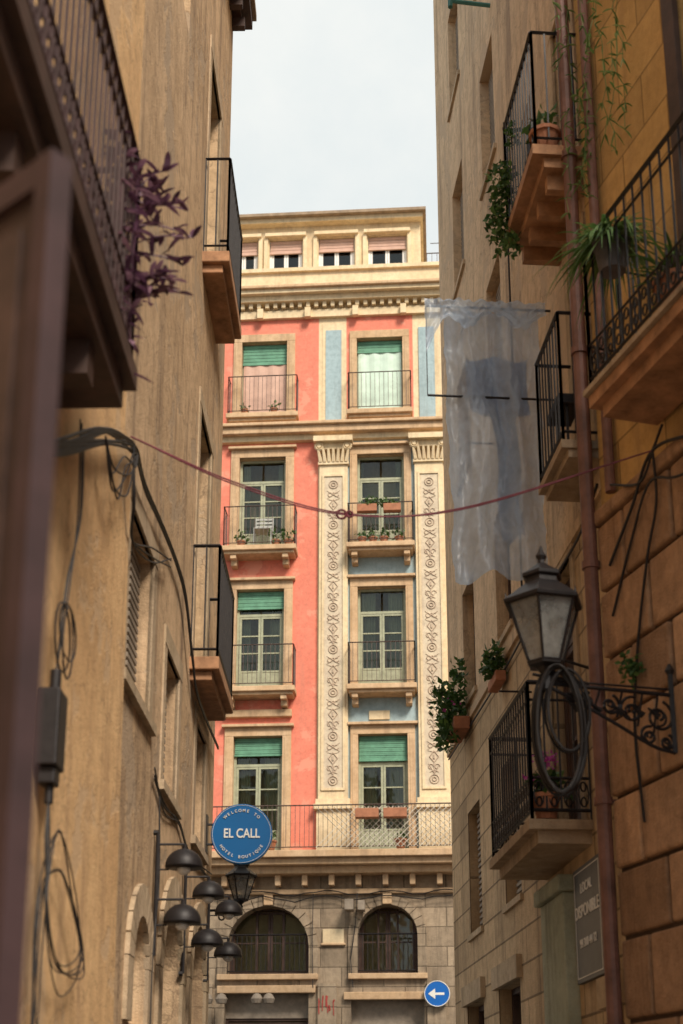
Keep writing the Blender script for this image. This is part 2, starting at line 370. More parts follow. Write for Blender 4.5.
for i,(a,b) in enumerate(rows[:3]):
    for j,c in enumerate((cL,cR)):
        hw=.86 if j==0 else .78; nn=(.34,.5,.5)[i]
        sl.box(FF,c-hw,c+hw,a-.13,a-.01,-.02,nn); sl.box(FF,c-hw+.05,c+hw-.05,a-.2,a-.13,-.02,nn-.07)
        if i>0:
            for q in (-.6,.6):
                sl.box(FF,c+q-.07,c+q+.07,a-.42,a-.2,-.02,nn*.5); sl.box(FF,c+q-.07,c+q+.07,a-.3,a-.201,nn*.5,nn*.8)
        if i==2 and j==0:
            sl.box(FF,c-hw+.1,c+hw-.1,a-.62,a-.45,-.02,.12)
        railing(ir,FF,c-hw+.04,c+hw-.04,nn-.05,a-.01,.98,.1,.0075)
sl.box(FF,-3.3,3.6,7.3,7.45,-.02,.72); sl.box(FF,-3.3,3.6,7.16,7.3,-.02,.6); sl.box(FF,-3.3,3.6,7.0,7.16,-.02,.4)
for k in range(12):
    u=-3.1+k*.58; sl.box(FF,u-.06,u+.06,6.76,7.0,-.02,.28)
railing(ir,FF,-3.25,3.55,.66,7.45,.98,.1,.0075,deco=0)
net=B.g('balcony_netting',simple('pale_netting',(.62,.57,.48),.8))
u=-.5
while u<3.4:
    for s in (1,-1):
        a=(u,7.5) if s>0 else (u,8.38); b=(u+.88,8.38) if s>0 else (u+.88,7.5)
        net.stick(FF.P(a[0],a[1],.68),FF.P(b[0],b[1],.68),.008,3,caps=False)
    u+=.13
for c in (-.18,2.05):
    cr.box(FF,c-.36,c+.36,7.46,8.45,-.01,.16); cr.box(FF,c-.42,c+.42,8.45,8.56,-.01,.24); cr.box(FF,c-.38,c+.38,8.56,8.68,-.01,.2)
    cr.box(FF,c-.33,c+.33,8.68,16.75,-.01,.12)
    pn.box(FF,c-.215,c+.215,8.93,16.45,.11,.123)
    for s in (-1,1):
        cr.box(FF,c+s*.24-.025,c+s*.24+.025,8.88,16.5,.12,.15)
    cr.box(FF,c-.215,c+.215,8.88,8.93,.12,.15); cr.box(FF,c-.215,c+.215,16.45,16.5,.12,.15)
    z=9.1; k=0
    P=lambda u,z,n=.13: FF.P(u,z,n)
    while z<16.3:
        t=k%4
        if t==0:
            orn.ring(P(c,z),FF.d,up,.1,.014,14); orn.ring(P(c,z),FF.d,up,.045,.016,8)
        elif t==1:
            for s in (-1,1):
                orn.ring(P(c+s*.07,z+.03),FF.d,up,.055,.012,9,a0=0,a1=4.6); orn.stick(P(c,z-.12),P(c+s*.13,z+.1),.014,4,.004)
                orn.stick(P(c,z-.05),P(c+s*.1,z-.1),.016,4,.006)
            orn.stick(P(c,z-.14),P(c,z+.14),.012)
        elif t==2:
            q=[P(c,z-.13,.13),P(c+.1,z,.13),P(c,z+.13,.13),P(c-.1,z,.13)]
            for a,b in zip(q,q[1:]+q[:1]): orn.stick(a,b,.014)
            orn.stick(P(c,z-.05),P(c,z+.05),.025)
            for s in (-1,1): orn.stick(P(c,z+.1),P(c+s*.14,z+.14),.012,4,.003)
        else:
            for s in (-1,1):
                orn.ring(P(c+s*.075,z),FF.d,up,.05,.012,9,a0=1,a1=6)
                for w_ in (-.1,.1): orn.stick(P(c,z),P(c+s*.15,z+w_),.015,4,.004)
            orn.ring(P(c,z+.02),FF.d,up,.03,.012,8)
        z+=.255; k+=1
    cr.box(FF,c-.36,c+.36,16.75,16.82,-.01,.17)
    for q in range(-3,4):
        cr.stick(FF.P(c+q*.1,16.82,.15),FF.P(c+q*.12,17.12,.24),.05,5,.03)
    for s in (-1,1):
        cr.ring(FF.P(c+s*.33,17.18,.24),FF.d,up,.085,.035,12); cr.stick(FF.P(c+s*.33,17.18,.05),FF.P(c+s*.33,17.18,.28),.05,8)
    cr.box(FF,c-.34,c+.34,17.12,17.27,-.01,.22); cr.box(FF,c-.46,c+.46,17.27,17.4,-.01,.36)
cr.box(FF,-3.3,3.6,17.42,17.55,-.01,.14); sl.box(FF,-3.3,3.6,17.55,17.72,-.01,.3); sl.box(FF,-3.3,3.6,17.72,17.8,-.01,.38)
bl.box(FF,-.38,.0,17.95,20.4,-.01,.03); cr.box(FF,-.46,.08,17.85,20.6,-.01,.018)
bl.box(FF,1.86,2.24,17.95,20.4,-.01,.03)
cr.box(FF,-3.3,3.6,20.75,20.95,-.01,.1)
u=-3.25
while u<3.5:
    cr.box(FF,u,u+.09,20.99,21.12,-.01,.18); u+=.2
u=-3.2
while u<3.5:
    cr.box(FF,u,u+.14,20.7,20.95,.1,.22); u+=1.16
cr.box(FF,-3.3,3.6,21.12,21.26,-.01,.26); cr.box(FF,-3.3,3.6,21.26,21.36,-.01,.4); sl.box(FF,-3.3,3.6,21.36,21.44,-.01,.48)
cr.box(FF,-3.3,3.6,21.44,22.0,-.4,.1); cr.box(FF,-3.3,3.6,22.0,22.1,-.45,.18)
at=[(-2.6,.75),(-1.5,.85),(-.2,.92),(1.1,.98)]
wall(cr,FF,-3.3,1.95,21.7,24.1,[(c-w/2,c+w/2,22.6,23.75) for c,w in at],n=-1)
cr.face([FF.P(1.95,21.7,-1),FF.P(1.95,21.7,-5),FF.P(1.95,24.1,-5),FF.P(1.95,24.1,-1)])
inn=B.g('attic_interior',m_inn); inn.box(FF,-3.3,1.94,21.7,24.0,-5,-1.9)
for c,w in at:
    window(B,FF,c,w,22.6,23.75,n=-1.12,door=False,frm=m_white,panes=1,curtain=False,blind=.3,blindmat=m_rose)
    cr.box(FF,c-w/2-.1,c+w/2+.1,23.77,23.86,-1.01,-.86)
    cr.box(FF,c-w/2-.13,c-w/2-.03,22.6,23.77,-1.01,-.93); cr.box(FF,c+w/2+.03,c+w/2+.13,22.6,23.77,-1.01,-.93)
cr.box(FF,-3.35,2.02,24.1,24.22,-5.1,-.78)
rf=B.g('roof',m_roof); rf.box(FF,-3.35,2.1,24.22,24.3,-5.2,-.65)
rf.face([FF.P(-3.35,24.3,-.7),FF.P(1.95,24.3,-.7),FF.P(1.4,25.0,-3),FF.P(-3.35,25.1,-3)])
railing(ir,FF,2.1,3.5,-.2,22.1,.5,.12,.008,ends=False)
ir.stick(FF.P(2.5,22.1,-1.5),FF.P(2.5,24.0,-1.5),.02); ir.stick(FF.P(2.2,23.8,-1.5),FF.P(2.8,23.8,-1.5),.012); ir.stick(FF.P(2.3,23.5,-1.5),FF.P(2.7,23.5,-1.5),.012)
gb=B.g('ground_floor_walls',m_base)
aL=(-1.58,.88,5.49); aR=(.985,.64,5.73)
o2=[(aL[0]-.88,aL[0]+.88,4.88,6.4),(aR[0]-.64,aR[0]+.64,4.88,6.4)]
o3=[(-2.5,-.7,.05,4.5),(.2,1.75,.05,4.35)]
wall(gb,FF,-3.3,3.6,0,7.0,o2+o3,depth=.4)
for (c,r,zs) in (aL,aR):
    arch_fill(gb,FF,c-r,c+r,zs,6.4,.4)
    archring(gb,FF,c,zs,r+.0,r+.2,-.01,.05); sl.box(FF,c-.1,c+.1,zs+r,zs+r+.3,-.01,.1)
    sl.box(FF,c-r-.2,c+r+.2,4.78,4.9,-.3,.12)
    gb.box(FF,c-r-.2,c-r-.001,4.9,zs,-.01,.045); gb.box(FF,c+r+.001,c+r+.2,4.9,zs,-.01,.045)
    window(B,FF,c,2*r,4.9,6.38,n=-.42,door=False,panes=2,curtain=False,frm=m_wood)
    gg=B.g('arch_joinery',m_wood); gg.box(FF,c-r*.36,c-r*.30,4.9,6.35,-.46,-.36); gg.box(FF,c+r*.30,c+r*.36,4.9,6.35,-.46,-.36)
    railing(B.g('arch_railing',m_iron),FF,c-r,c+r,-.05,4.9,.85,.1,.01,ends=False)
jj=B.g('shop_fronts',m_shut)
for a,b,_,zt in o3:
    jj.box(FF,a,b,zt-.5,zt,-.36,-.25); window(B,FF,(a+b)/2,b-a,.05,zt-.5,n=-.3,door=False,curtain=False,frm=m_wood,panes=3)
    sl.box(FF,a-.15,b+.15,zt,zt+.16,-.01,.1)
for u in (-2.95,-.3,2.0,2.9): gb.box(FF,u-.2,u+.2,.0,4.7,-.01,.07)
gb.box(FF,-3.3,3.6,0,.5,-.01,.12)
sl.box(FF,-3.3,3.6,6.6,6.71,-.01,.1)
pl=B.g('plaques',m_cream); pl.box(FF,.62,1.08,10.52,10.72,-.01,.04); pl.box(FF,-.4,.05,5.55,5.85,-.01,.05); sl.box(FF,-.44,.09,5.5,5.55,-.01,.07)
nt_=B.g('pipes',m_pgrey); nt_.stick(FF.P(-3.15,7.5,.1),FF.P(-3.15,21,.1),.045,8)
cb=B.g('cables',m_cable)
for zz in (6.62,6.5):
    pts=[FF.P(-3.3+.23*k,zz+.05*math.sin(k*1.1)+U(-.03,.03),.14) for k in range(30)]; cb.path(pts,.012,4)
cb.path([FF.P(.35,6.6,.14),FF.P(.3,5.9,.12),FF.P(.2,5.2,.1),FF.P(.25,4.6,.1)],.012,4)
cb.path([FF.P(-.6,6.6,.14),FF.P(-.62,5.6,.1),FF.P(-.6,4.6,.1)],.012,4)
fx=B.g('fixtures',m_shut)
fx.box(FF,.1,.28,6.2,6.42,.12,.5); fx.box(FF,.38,.52,6.2,6.4,.12,.45)
fw=B.g('shop_lamps',m_shut)
for u in (-2.8,-2.5,-1.75,-1.5): fw.lathe(FF.P(u,4.35,.4),[(.1,-.09),(.13,0),(.08,.09),(.02,.12)],10); cb.stick(FF.P(u,4.4,0),FF.P(u,4.47,.4),.015)
gr=B.g('graffiti',simple('red_spray',(.4,.06,.05),.7))
for k in range(5): cpath(gr,[FF.P(-.45+.07*k+U(-.03,.03),4.0+U(0,.5),.075) for q in range(4)],.012,5,4)
B.done({'tan_trim':.012,'balcony_slabs':.015})
def pot_at(fr,u,z,n,r=.13,name='potted_plant',leaf=m_fern,mat=m_terra,lr=.2,cnt=60,size=.06):
    e=empty(name); p=Part('pot',mat,e); c=fr.P(u,z,n)
    p.lathe(c,[(r*.65,0),(r*.95,r*1.3),(r*1.1,r*1.32),(r*1.1,r*1.6),(r*.9,r*1.6),(r*.85,r*1.45)],14); p.done(smooth=False)
    leaves('leaves',leaf,[(c+up*(r*1.6+lr*.5),(lr,lr,lr*.8),cnt)],size,e); return e
for u in (.5,.75,1.0,1.35): pot_at(FF,u,14.62,.32,.1,lr=.14,cnt=30)
for u in (-2.3,-1.5,-1.2): pot_at(FF,u,14.62,.32,.1,lr=.2,cnt=45)
for u in (-1.5,1.3): pot_at(FF,u,7.5,.45,.13,lr=.15,cnt=30)
for u in (-2.3,-1.6): pot_at(FF,u,18.1,.2,.08,lr=.1,cnt=25)
e=empty('planter_box'); p=Part('boxes',m_terra,e); p.box(FF,.35,.85,8.1,8.3,.7,.9); p.box(FF,.95,1.45,8.1,8.3,.7,.9); p.done(bevel=.01)
e=empty('planter_box'); p=Part('boxes',m_terra,e); p.box(FF,.4,.85,15.3,15.48,.5,.66); p.box(FF,1.0,1.4,15.3,15.48,.5,.66); p.done(bevel=.01)
leaves('leaves',m_fern,[(FF.P(.9,15.55,.58),(.5,.1,.1),90)],.06,e)
def chair(fr,u,z,n):
    e=empty('balcony_chair'); p=Part('frame',m_chair,e)
    for du in (0,.4):
        for dn in (0,.38): p.stick(fr.P(u+du,z,n+dn),fr.P(u+du,z+(.85 if dn==0 else .45),n+dn),.015)
    p.box(fr,u,u+.4,z+.43,z+.46,n,n+.38)
    for k in range(4): p.box(fr,u,u+.4,z+.52+.09*k,z+.57+.09*k,n-.01,n+.01)
    p.done()
chair(FF,-2.0,14.63,.02)

def plainb(name,fr,u0,u1,h,mat,nmul=3):
    B=Bld(name); w=B.g('walls',mat); t=B.g('trim',m_tan); ops=[]
    k=int((u1-u0)/2.8)
    for f in range(int((h-4)/3.4)):
        for i in range(k):
            c=u0+(i+.5)*(u1-u0)/k; ops.append((c-.55,c+.55,4.4+f*3.4,6.7+f*3.4))
    wall(w,fr,u0,u1,0,h,ops)
    for o in ops:
        surround(t,fr,(o[0]+o[1])/2,1.1,o[2],o[3],t=.14,top=.16); window(B,fr,(o[0]+o[1])/2,1.1,o[2],o[3])
    body(B.g('rear_mass',mat),fr,u0,u1,0,h,-8,-.8)
    t.box(fr,u0,u1,h,h+.3,-.8,.35); B.done()
plainb('stone_house',FF,-14.5,-3.305,19.0,m_rt2)
plainb('stone_house',FF,3.605,14.8,20.5,m_cream)

# ================================================================== LEFT SIDE
SB=7.5; SE=12.75
B=Bld('plastered_house')
w=B.g('walls',m_gry); t=B.g('window_stone',m_sten)
LW=[(7.8,8.75,4.2,5.3),(9.45,10.15,3.95,4.95),(11.3,12.0,3.95,4.95),(10.95,11.8,5.35,7.7),(10.95,11.8,9.15,11.4),(9.0,9.5,10.3,11.6)]
AR=[(8.45,9.05,2.25,2.62),(9.7,10.75,.05,2.7),(11.35,12.35,.05,2.8)]
aop=[(a,b,c,d+(b-a)/2+.02) for a,b,c,d in AR]
wall(w,FL,SB,SE,0,13.4,LW+aop,depth=.2)
for i,o in enumerate(LW):
    c=(o[0]+o[1])/2; ww=o[1]-o[0]
    if i!=5: surround(t,FL,c,ww,o[2],o[3],t=.12,p=.012,top=.14,corn=False,sill=(i not in(3,4)))
    if i in (3,4): window(B,FL,c,ww,o[2],o[3],n=-.12)
    else:
        s=B.g('shutters',m_shut)
        for k in (0,1):
            a=o[0]+.01+k*ww/2; b=a+ww/2-.015; s.box(FL,a,b,o[2]+.01,o[3]-.01,-.16,-.1)
            z=o[2]+.08
            while z<o[3]-.08: s.box(FL,a+.05,b-.05,z,z+.03,-.1,-.075); z+=.055
for a,b,c,d in AR:
    r=(b-a)/2; uc=(a+b)/2; arch_fill(w,FL,a,b,d,d+r+.02,.3)
    archring(t,FL,uc,d,r,r+.2,-.01,.03,11)
    t.box(FL,a-.2,a-.001,max(0,c),d,-.01,.027); t.box(FL,b+.001,b+.2,max(0,c),d,-.01,.027)
    window(B,FL,uc,b-a,c,d+r,n=-.22,door=False,frm=m_wood,curtain=False,panes=4)
body(B.g('rear_mass',m_gry),FL,SB,SE,0,13.4,-6,-.75)
ev=B.g('eaves',m_wood); ev.box(FL,SB,SE+.05,13.4,13.5,-.7,.1); ev.box(FL,SB,SE+.15,13.5,13.66,-6,.2)
u=SB
while u<SE: ev.box(FL,u,u+.08,13.28,13.4,-.02,.14); u+=.3
rt=B.g('roof',m_roof); rt.box(FL,SB,SE+.2,13.66,13.74,-6,.24)
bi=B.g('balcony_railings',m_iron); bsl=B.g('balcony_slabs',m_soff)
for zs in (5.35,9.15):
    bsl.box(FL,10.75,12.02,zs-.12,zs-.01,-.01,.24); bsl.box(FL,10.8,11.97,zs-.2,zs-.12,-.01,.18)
    railing(bi,FL,10.78,11.99,.22,zs-.01,.98,.1,.008)
B.done({'balcony_slabs':.01})
B=Bld('ochre_house')
w=B.g('walls',m_yel); t=B.g('trim',m_sten)
wall(w,FL,1.2,SB-.005,5.5,13.2,[(4.2,5.1,5.6,6.9),(6.0,6.6,8.9,10.6)],depth=.16,n=.0)
window(B,FL,4.65,.9,5.6,6.9,n=-.12,door=False); window(B,FL,6.3,.6,8.9,10.6,n=-.12)
K=14
for k in range(K):
    z0=5.5*k/K; z1=5.5*(k+1)/K; g=lambda z: .05+.05*(1-z/5.5)**1.5
    w.face([FL.P(1.2,z0,g(z0)),FL.P(SB-.15+g(z0)*3,z0,g(z0)),FL.P(SB-.15+g(z1)*3,z1,g(z1)),FL.P(1.2,z1,g(z1))],[(1.2,z0),(7.9,z0),(7.9,z1),(1.2,z1)])
    w.face([FL.P(SB-.15+g(z0)*3,z0,g(z0)),FL.P(SB-.1+g(z0)*3,z0,-.02),FL.P(SB-.1+g(z1)*3,z1,-.02),FL.P(SB-.15+g(z1)*3,z1,g(z1))])
w.face([FL.P(1.2,5.5,.05),FL.P(SB,5.5,.05),FL.P(SB,5.56,-.01),FL.P(1.2,5.56,-.01)])
body(B.g('rear_mass',m_yel),FL,1.2,SB-.005,0,13.2,-6,-.75)
ev=B.g('eaves',m_wood); ev.box(FL,1.1,SB-.12,13.2,13.4,-6,.16)
sb=B.g('balcony_floor',m_wood); ri=B.g('balcony_railing',m_woodp)
sb.box(FL,2.9,5.5,4.74,4.84,.0,.42); sb.box(FL,2.9,5.45,4.63,4.74,.0,.37)
for u in (3.1,3.7,4.3,4.9): sb.box(FL,u,u+.12,4.48,4.63,0,.33)
railing(ri,FL,2.95,5.47,.39,4.84,1.02,.085,.0095,deco=1)
eb=B.g('junction_box',m_iron); eb.box(FL,5.5,5.66,3.05,3.38,.07,.16); eb.stick(FL.P(5.58,3.38,.12),FL.P(5.58,3.48,.12),.025,8); eb.box(FL,5.53,5.63,2.98,3.05,.08,.15); eb.stick(FL.P(5.58,2.98,.12),FL.P(5.58,2.9,.12),.02,8)
B.done({'junction_box':.01})

cab=Part('cable_bundle',m_cable)
for k in range(10):
    j=lambda: U(-.045,.045)
    cpath(cab,[FL.P(4.6,4.0+j(),.14),FL.P(5.4,4.42+j(),.13),FL.P(6.3,4.95+j(),.12),FL.P(7.1,5.33+j(),.1),FL.P(7.45,5.42+j(),.09),FL.P(8.0,5.5+j()*.6,.05),FL.P(9,5.62+j()*.6,.04),FL.P(10.0,5.62+j()*.6,.04),FL.P(10.55,5.25+j()*.5,.05),FL.P(11,5.06+j()*.3,.05),FL.P(12.6,5.08+j()*.3,.05)],.0085)
for k in range(3):
    j=lambda: U(-.07,.07)
    cpath(cab,[FL.P(7.15,5.35,.12),FL.P(7.3+j(),5.05,.11),FL.P(7.6+j(),4.95,.06),FL.P(8.3+j(),5.2+j(),.06),FL.P(9.2,5.5+j(),.05)],.006)
for k in range(5):
    j=lambda: U(-.1,.1)
    cpath(cab,[FL.P(6.3,4.95,.13),FL.P(6.6+j(),4.85+j(),.13),FL.P(6.95+j(),5.05+j(),.12),FL.P(7.15+j(),5.25+j()*.5,.12),FL.P(7.4,5.42,.1)],.005)
for k in range(3):
    cpath(cab,[FL.P(5.85+U(-.1,.1),4.75,.12),FL.P(5.8+U(-.08,.08),4.3,.13),FL.P(5.7+U(-.08,.08),3.9,.13),FL.P(5.58,3.46,.12)],.004)
for k in range(6):
    a=U(0,.15); j=lambda: U(-.1,.1)
    cpath(cab,[FL.P(5.58,2.95,.12),FL.P(5.62+j(),2.7,.13),FL.P(5.55+a,2.4+j(),.14),FL.P(5.8+a,2.2+j(),.15),FL.P(6.25+a,2.3+U(0,.1),.14),FL.P(6.1+j(),2.6,.13),FL.P(5.8,2.75+j(),.12),FL.P(5.55+j(),2.45,.12),FL.P(5.6+j(),1.7,.12)],.0032)
cab.ring(FL.P(5.62,3.64,.13),FL.d,up,.15,.0045,16); cab.ring(FL.P(5.64,3.62,.15),FL.d,up,.1,.0045,16,ry=.16); cab.ring(FL.P(5.67,3.68,.14),FL.d,up,.17,.004,16,ry=.12)
for k in range(3):
    j=lambda: U(-.05,.05)
    cpath(cab,[FL.P(9.0,3.9+j(),.02),FL.P(9.5,3.8+j(),.02),FL.P(10.3,3.82+j(),.02),FL.P(11,3.78+j(),.02),FL.P(12.6,3.85+j(),.02)],.006)
cpath(cab,[FL.P(9.2,3.8,.03),FL.P(9.25,3.2,.04),FL.P(9.15,2.7,.03),FL.P(9.2,1.5,.03)],.006)
cab.done()

sp=Part('overhead_cable',m_cablr)
a=FL.P(7.15,5.4,.1); mid=Vector((0,7.9,5.27)); b=FN.P(8.1,5.62,.1)
for k in range(2):
    cpath(sp,[a,Vector((-.65,7.6,5.33+.015*k)),mid+up*(.01*k),Vector((.75,8.0,5.36-.01*k)),b],.005,10)
sp.ring(mid+Vector((0,0,0)),Vector((1,0,0)),up,.03,.008,10); sp.ring(mid+Vector((.05,0,.0)),Vector((1,0,0)),up,.02,.007,8)
sp.done()

e=empty('wooden_shutter'); p=Part('frame',m_woodp,e); p2=Part('panels',m_wood,e)
hinge=Vector((-1.30,2.87,0)); tip=Vector((-.518,2.2,0)); dd=(tip-hinge); Wd=dd.length; dd.normalize(); nn=Vector((dd.y,-dd.x,0))
def pan(pt,u0,u1,z0,z1,t0,t1):
    c=[]
    for t in (t0,t1):
        for z in (z0,z1):
            for u in (u0,u1):
                q=hinge+dd*u+nn*t+up*z; q.x+=.002*(3.35-z)*(u/Wd); c.append(q)
    for f in ((4,5,7,6),(1,0,2,3),(0,4,6,2),(5,1,3,7),(6,7,3,2),(0,1,5,4)): pt.face([c[k] for k in f])
pan(p,0,.08,.2,3.35,-.025,.025); pan(p,Wd-.045,Wd,.2,3.35,-.025,.025)
for z in (.2,1.7,3.29): pan(p,.08,Wd-.045,z,z+.06,-.022,.022)
for z0,z1 in ((.26,1.7),(1.76,3.29)):
    pan(p2,.08,Wd-.045,z0,z1,-.008,.004)
    pan(p2,.13,Wd-.1,z0+.06,z1-.06,-.014,.012)
p.done(bevel=.004); p2.done(bevel=.003)

e=empty('trailing_purple_plant'); st=Part('stems',m_purp,e); lf=Part('leaves',m_purp,e)
def strap(pt,p,d,L,w,droop=.6,seg=4):
    d=d.normalized(); side=d.cross(up); side=side.normalized() if side.length>.05 else Vector((1,0,0))
    i=len(pt.v)
    for k in range(seg+1):
        t=k/seg; ww=w*math.sin(math.pi*min(1,.12+t*.88))**.8*(1 if k<seg else .05)
        q=p+d*L*t-up*droop*L*t*t
        pt.v+= [tuple(q-side*ww),tuple(q+side*ww)]
    for k in range(seg):
        a=i+2*k; pt.f.append((a,a+1,a+3,a+2)); pt.uv.append([(0,0)]*4)
for k in range(24):
    s0=FL.P(U(5.1,5.55),U(4.85,5.75),U(.25,.42)); L=U(.2,.75); L=min(L,s0.z-4.62) if s0.z-4.62>.15 else .2; dx=Vector((U(-.12,.1),U(-.1,.1),0)); pts=[]
    rise=U(.0,.12)
    for q in range(9):
        t=q/8; pts.append(s0+dx*t*1.2+up*(rise*math.sin(t*2.2)-L*t*t*.9)+Vector((U(-.012,.012),U(-.012,.012),0)))
    st.path(pts,.004,3)
    for q in range(1,9):
        for s in range(2):
            strap(lf,pts[q],Vector((U(-1,1),U(-1,1),U(-.2,.9))),U(.06,.12),U(.009,.016),U(.2,.7))
for k in range(12):
    s0=FL.P(5.45,5.45+U(-.3,.35),.4); d=Vector((U(.2,.9),U(-.2,.4),U(-.3,.8))); pts=[s0+d*.27*t/6-up*.1*(t/6)**2 for t in range(7)]; st.path(pts,.004,3)
    for q in pts[1:]:
        for s in range(2): strap(lf,q,Vector((U(-1,1),U(-1,1),U(0,1))),U(.06,.12),U(.01,.016),.3)
st.done(); lf.done()

for (u,z) in ((9.2,3.35),(10.7,3.4),(12.35,3.52)):
    e=empty('wall_lamp'); bar=Part('bracket',m_iron,e); sh=Part('shades',m_iron,e); bulb=Part('bulbs',m_white,e)
    bar.stick(FL.P(u,z-.62,.03),FL.P(u,z+.2,.03),.014,6)
    bar.stick(FL.P(u,z+.2,.0),FL.P(u,z+.2,.03),.02,6); bar.stick(FL.P(u,z-.62,.0),FL.P(u,z-.62,.03),.02,6)
    for dz,n in ((0,.21),(-.37,.21)):
        bar.stick(FL.P(u,z+dz+.12,.03),FL.P(u,z+dz+.12,n),.009,6); bar.stick(FL.P(u,z+dz+.12,n),FL.P(u,z+dz+.07,n),.014,6)
        bar.stick(FL.P(u,z+dz-.05,.03),FL.P(u,z+dz-.05,n-.1),.006,6)
        c=FL.P(u,z+dz,n); Rr=.125
        sh.lathe(c,[(Rr,-.04)]+[(Rr*math.cos(a*math.pi/16),Rr*math.sin(a*math.pi/16)*.95-.03) for a in range(0,8)]+[(.012,.09),(.012,.11)],28)
        bulb.lathe(c,[(.02,-.085),(.045,-.065),(.045,-.042)],12)
    bar.done(); sh.done(smooth=True); bulb.done(smooth=True)

def text(s,size,mat,parent,loc,rotz=0,roll=0,name='lettering',M=None,ext=.003,bold=0):
    c=bpy.data.curves.new(name,'FONT'); c.body=s; c.size=size; c.extrude=ext; c.align_x='CENTER'; c.align_y='CENTER'; c.offset=bold
    c.materials.append(mat); o=bpy.data.objects.new(name,c); col.objects.link(o); o.parent=parent
    o.matrix_world=Matrix.Translation(loc)@(M if M else Matrix.Identity(4)); return o
e=empty('round_hanging_sign'); C=Vector((-.885,12.2,4.17)); Rs=.272
Mx=Matrix.Rotation(math.radians(90),4,'X')
p=Part('disc',m_bsign,e); p.lathe(C,[(Rs-.006,-.03),(Rs,-.024),(Rs,.024),(Rs-.006,.03)],48,M=Matrix.Rotation(math.radians(90),3,'X')); p.done()
p=Part('rim',m_white,e); p.ring(C+Vector((0,-.031,0)),Vector((1,0,0)),up,Rs-.012,.002,48,4); p.done()
p=Part('bracket',m_iron,e); p.stick((-1.21,12.2,4.26),(-1.14,12.2,4.26),.012,6); p.stick((-1.21,12.2,4.08),(-1.14,12.2,4.08),.012,6); p.box(FL,12.14,12.26,4.0,4.34,-.005,.02); p.done()
text('EL CALL',.105,m_white,e,C+Vector((0,-.034,0)),M=Matrix.Diagonal((.85,1,1.1,1))@Mx,bold=.002)
def arc(s,rad,a0,step,top=True,size=.036):
    for i,ch in enumerate(s):
        if ch==' ': continue
        t=(i-(len(s)-1)/2)*step
        if top: ang=math.pi/2-t; rot=-t
        else: ang=-math.pi/2+t; rot=t
        loc=C+Vector((math.cos(ang)*rad,-.034,math.sin(ang)*rad))
        text(ch,size,m_white,e,loc,M=Matrix.Rotation(-rot,4,'Y')@Mx,bold=.0004)
arc('WELCOME TO',.21,0,.17,True); arc('HOTEL BOUTIQUE',.21,0,.155,False)

def lantern(name,c,s=1.0,rot=.3,arm=None):
    e=empty(name); f=Part('frame',m_iron,e); g=Part('glass',m_lglass,e); c=Vector(c)
    def q(r,z,k,n=6): t=rot+2*math.pi*k/n; return c+Vector((r*math.cos(t),r*math.sin(t),z))*s
    for k in range(6):
        g.face([q(.095,.0,k),q(.095,.0,k+1),q(.2,.34,k+1),q(.2,.34,k)])
    f.lathe(c,[(.03*s,-.12*s),(.035*s,-.1*s),(.02*s,-.07*s),(.06*s,-.03*s),(.105*s,-.02*s),(.108*s,.0)],6,rot)
    f.lathe(c,[(.03*s,.3*s),(.04*s,.33*s),(.04*s,.345*s)],10)
    g2=Part('bulb',m_white,e); g2.lathe(c,[(.012*s,.16*s),(.03*s,.19*s),(.03*s,.24*s),(.018*s,.3*s)],10); g2.done(smooth=True)
    for k in range(6):
        f.stick(q(.1,0,k),q(.212,.345,k),.009*s,4); f.stick(q(.212,.345,k),q(.212,.345,k+1),.012*s,4); f.stick(q(.102,.0,k),q(.102,.0,k+1),.01*s,4)
        f.stick(q(.222,.35,k),q(.226,.40,k),.012*s,4,.003*s)
    f.lathe(c,[(.235*s,.34*s),(.24*s,.36*s),(.19*s,.40*s),(.105*s,.47*s),(.1*s,.5*s),(.12*s,.51*s),(.12*s,.53*s),(.06*s,.57*s),(.025*s,.6*s),(.022*s,.62*s),(.035*s,.645*s),(.02*s,.67*s),(.004*s,.71*s)],6,rot)
    g.done(); f.done(bevel=.002); return e
e=lantern('wall_lantern',(1.165,7.57,4.19),1.02,.25)
br=Part('bracket',m_iron,e)
A=FN.P(8.145,4.07,0); Z=FN.P(8.145,4.07,.85)
br.stick(A,Z,.013,6); br.stick(A+up*.035,Z+up*.02,.007,6)
n_=FN.n
br.stick(FN.P(8.145,3.72,.06),FN.P(8.145,4.2,.06),.018,4); br.lathe(FN.P(8.145,4.2,.06),[(.02,0),(.03,.02),(.01,.06)],8)
def spiral(pt,c,ax,ay,r0,turns,a0,sgn=1,r=.008,k=24):
    pts=[]
    for i in range(k+1):
        t=i/k; rr=r0*(1-.82*t); a=a0+sgn*turns*2*math.pi*t; pts.append(c+ax*rr*math.cos(a)+ay*rr*math.sin(a))
    pt.path(pts,r,4)
for (n0,dz,r0,sg) in ((.15,-.12,.1,1),(.32,-.095,.085,-1),(.46,-.075,.065,1),(.6,-.06,.05,-1),(.71,-.045,.036,1),(.22,-.24,.06,-1),(.11,-.27,.05,1)):
    c=FN.P(8.145,4.05+dz,n0); spiral(br,c,n_,up,r0,1.4,math.pi*.6,sg,.009); 
    spiral(br,c,n_,up,r0*.6,1.0,-math.pi*.4,-sg,.007)
cpath(br,[FN.P(8.145,3.72,.06),FN.P(8.145,3.75,.2),FN.P(8.145,3.86,.42),FN.P(8.145,3.97,.65),FN.P(8.145,4.05,.84)],.011)
for n0 in (.15,.25,.38,.52,.66): 
    br.stick(FN.P(8.145,4.06,n0),FN.P(8.145,3.78+n0*.33,n0+.04),.007,4)
    br.stick(FN.P(8.145,3.93,n0),FN.P(8.145,3.98,n0+.07),.022,4,.004)
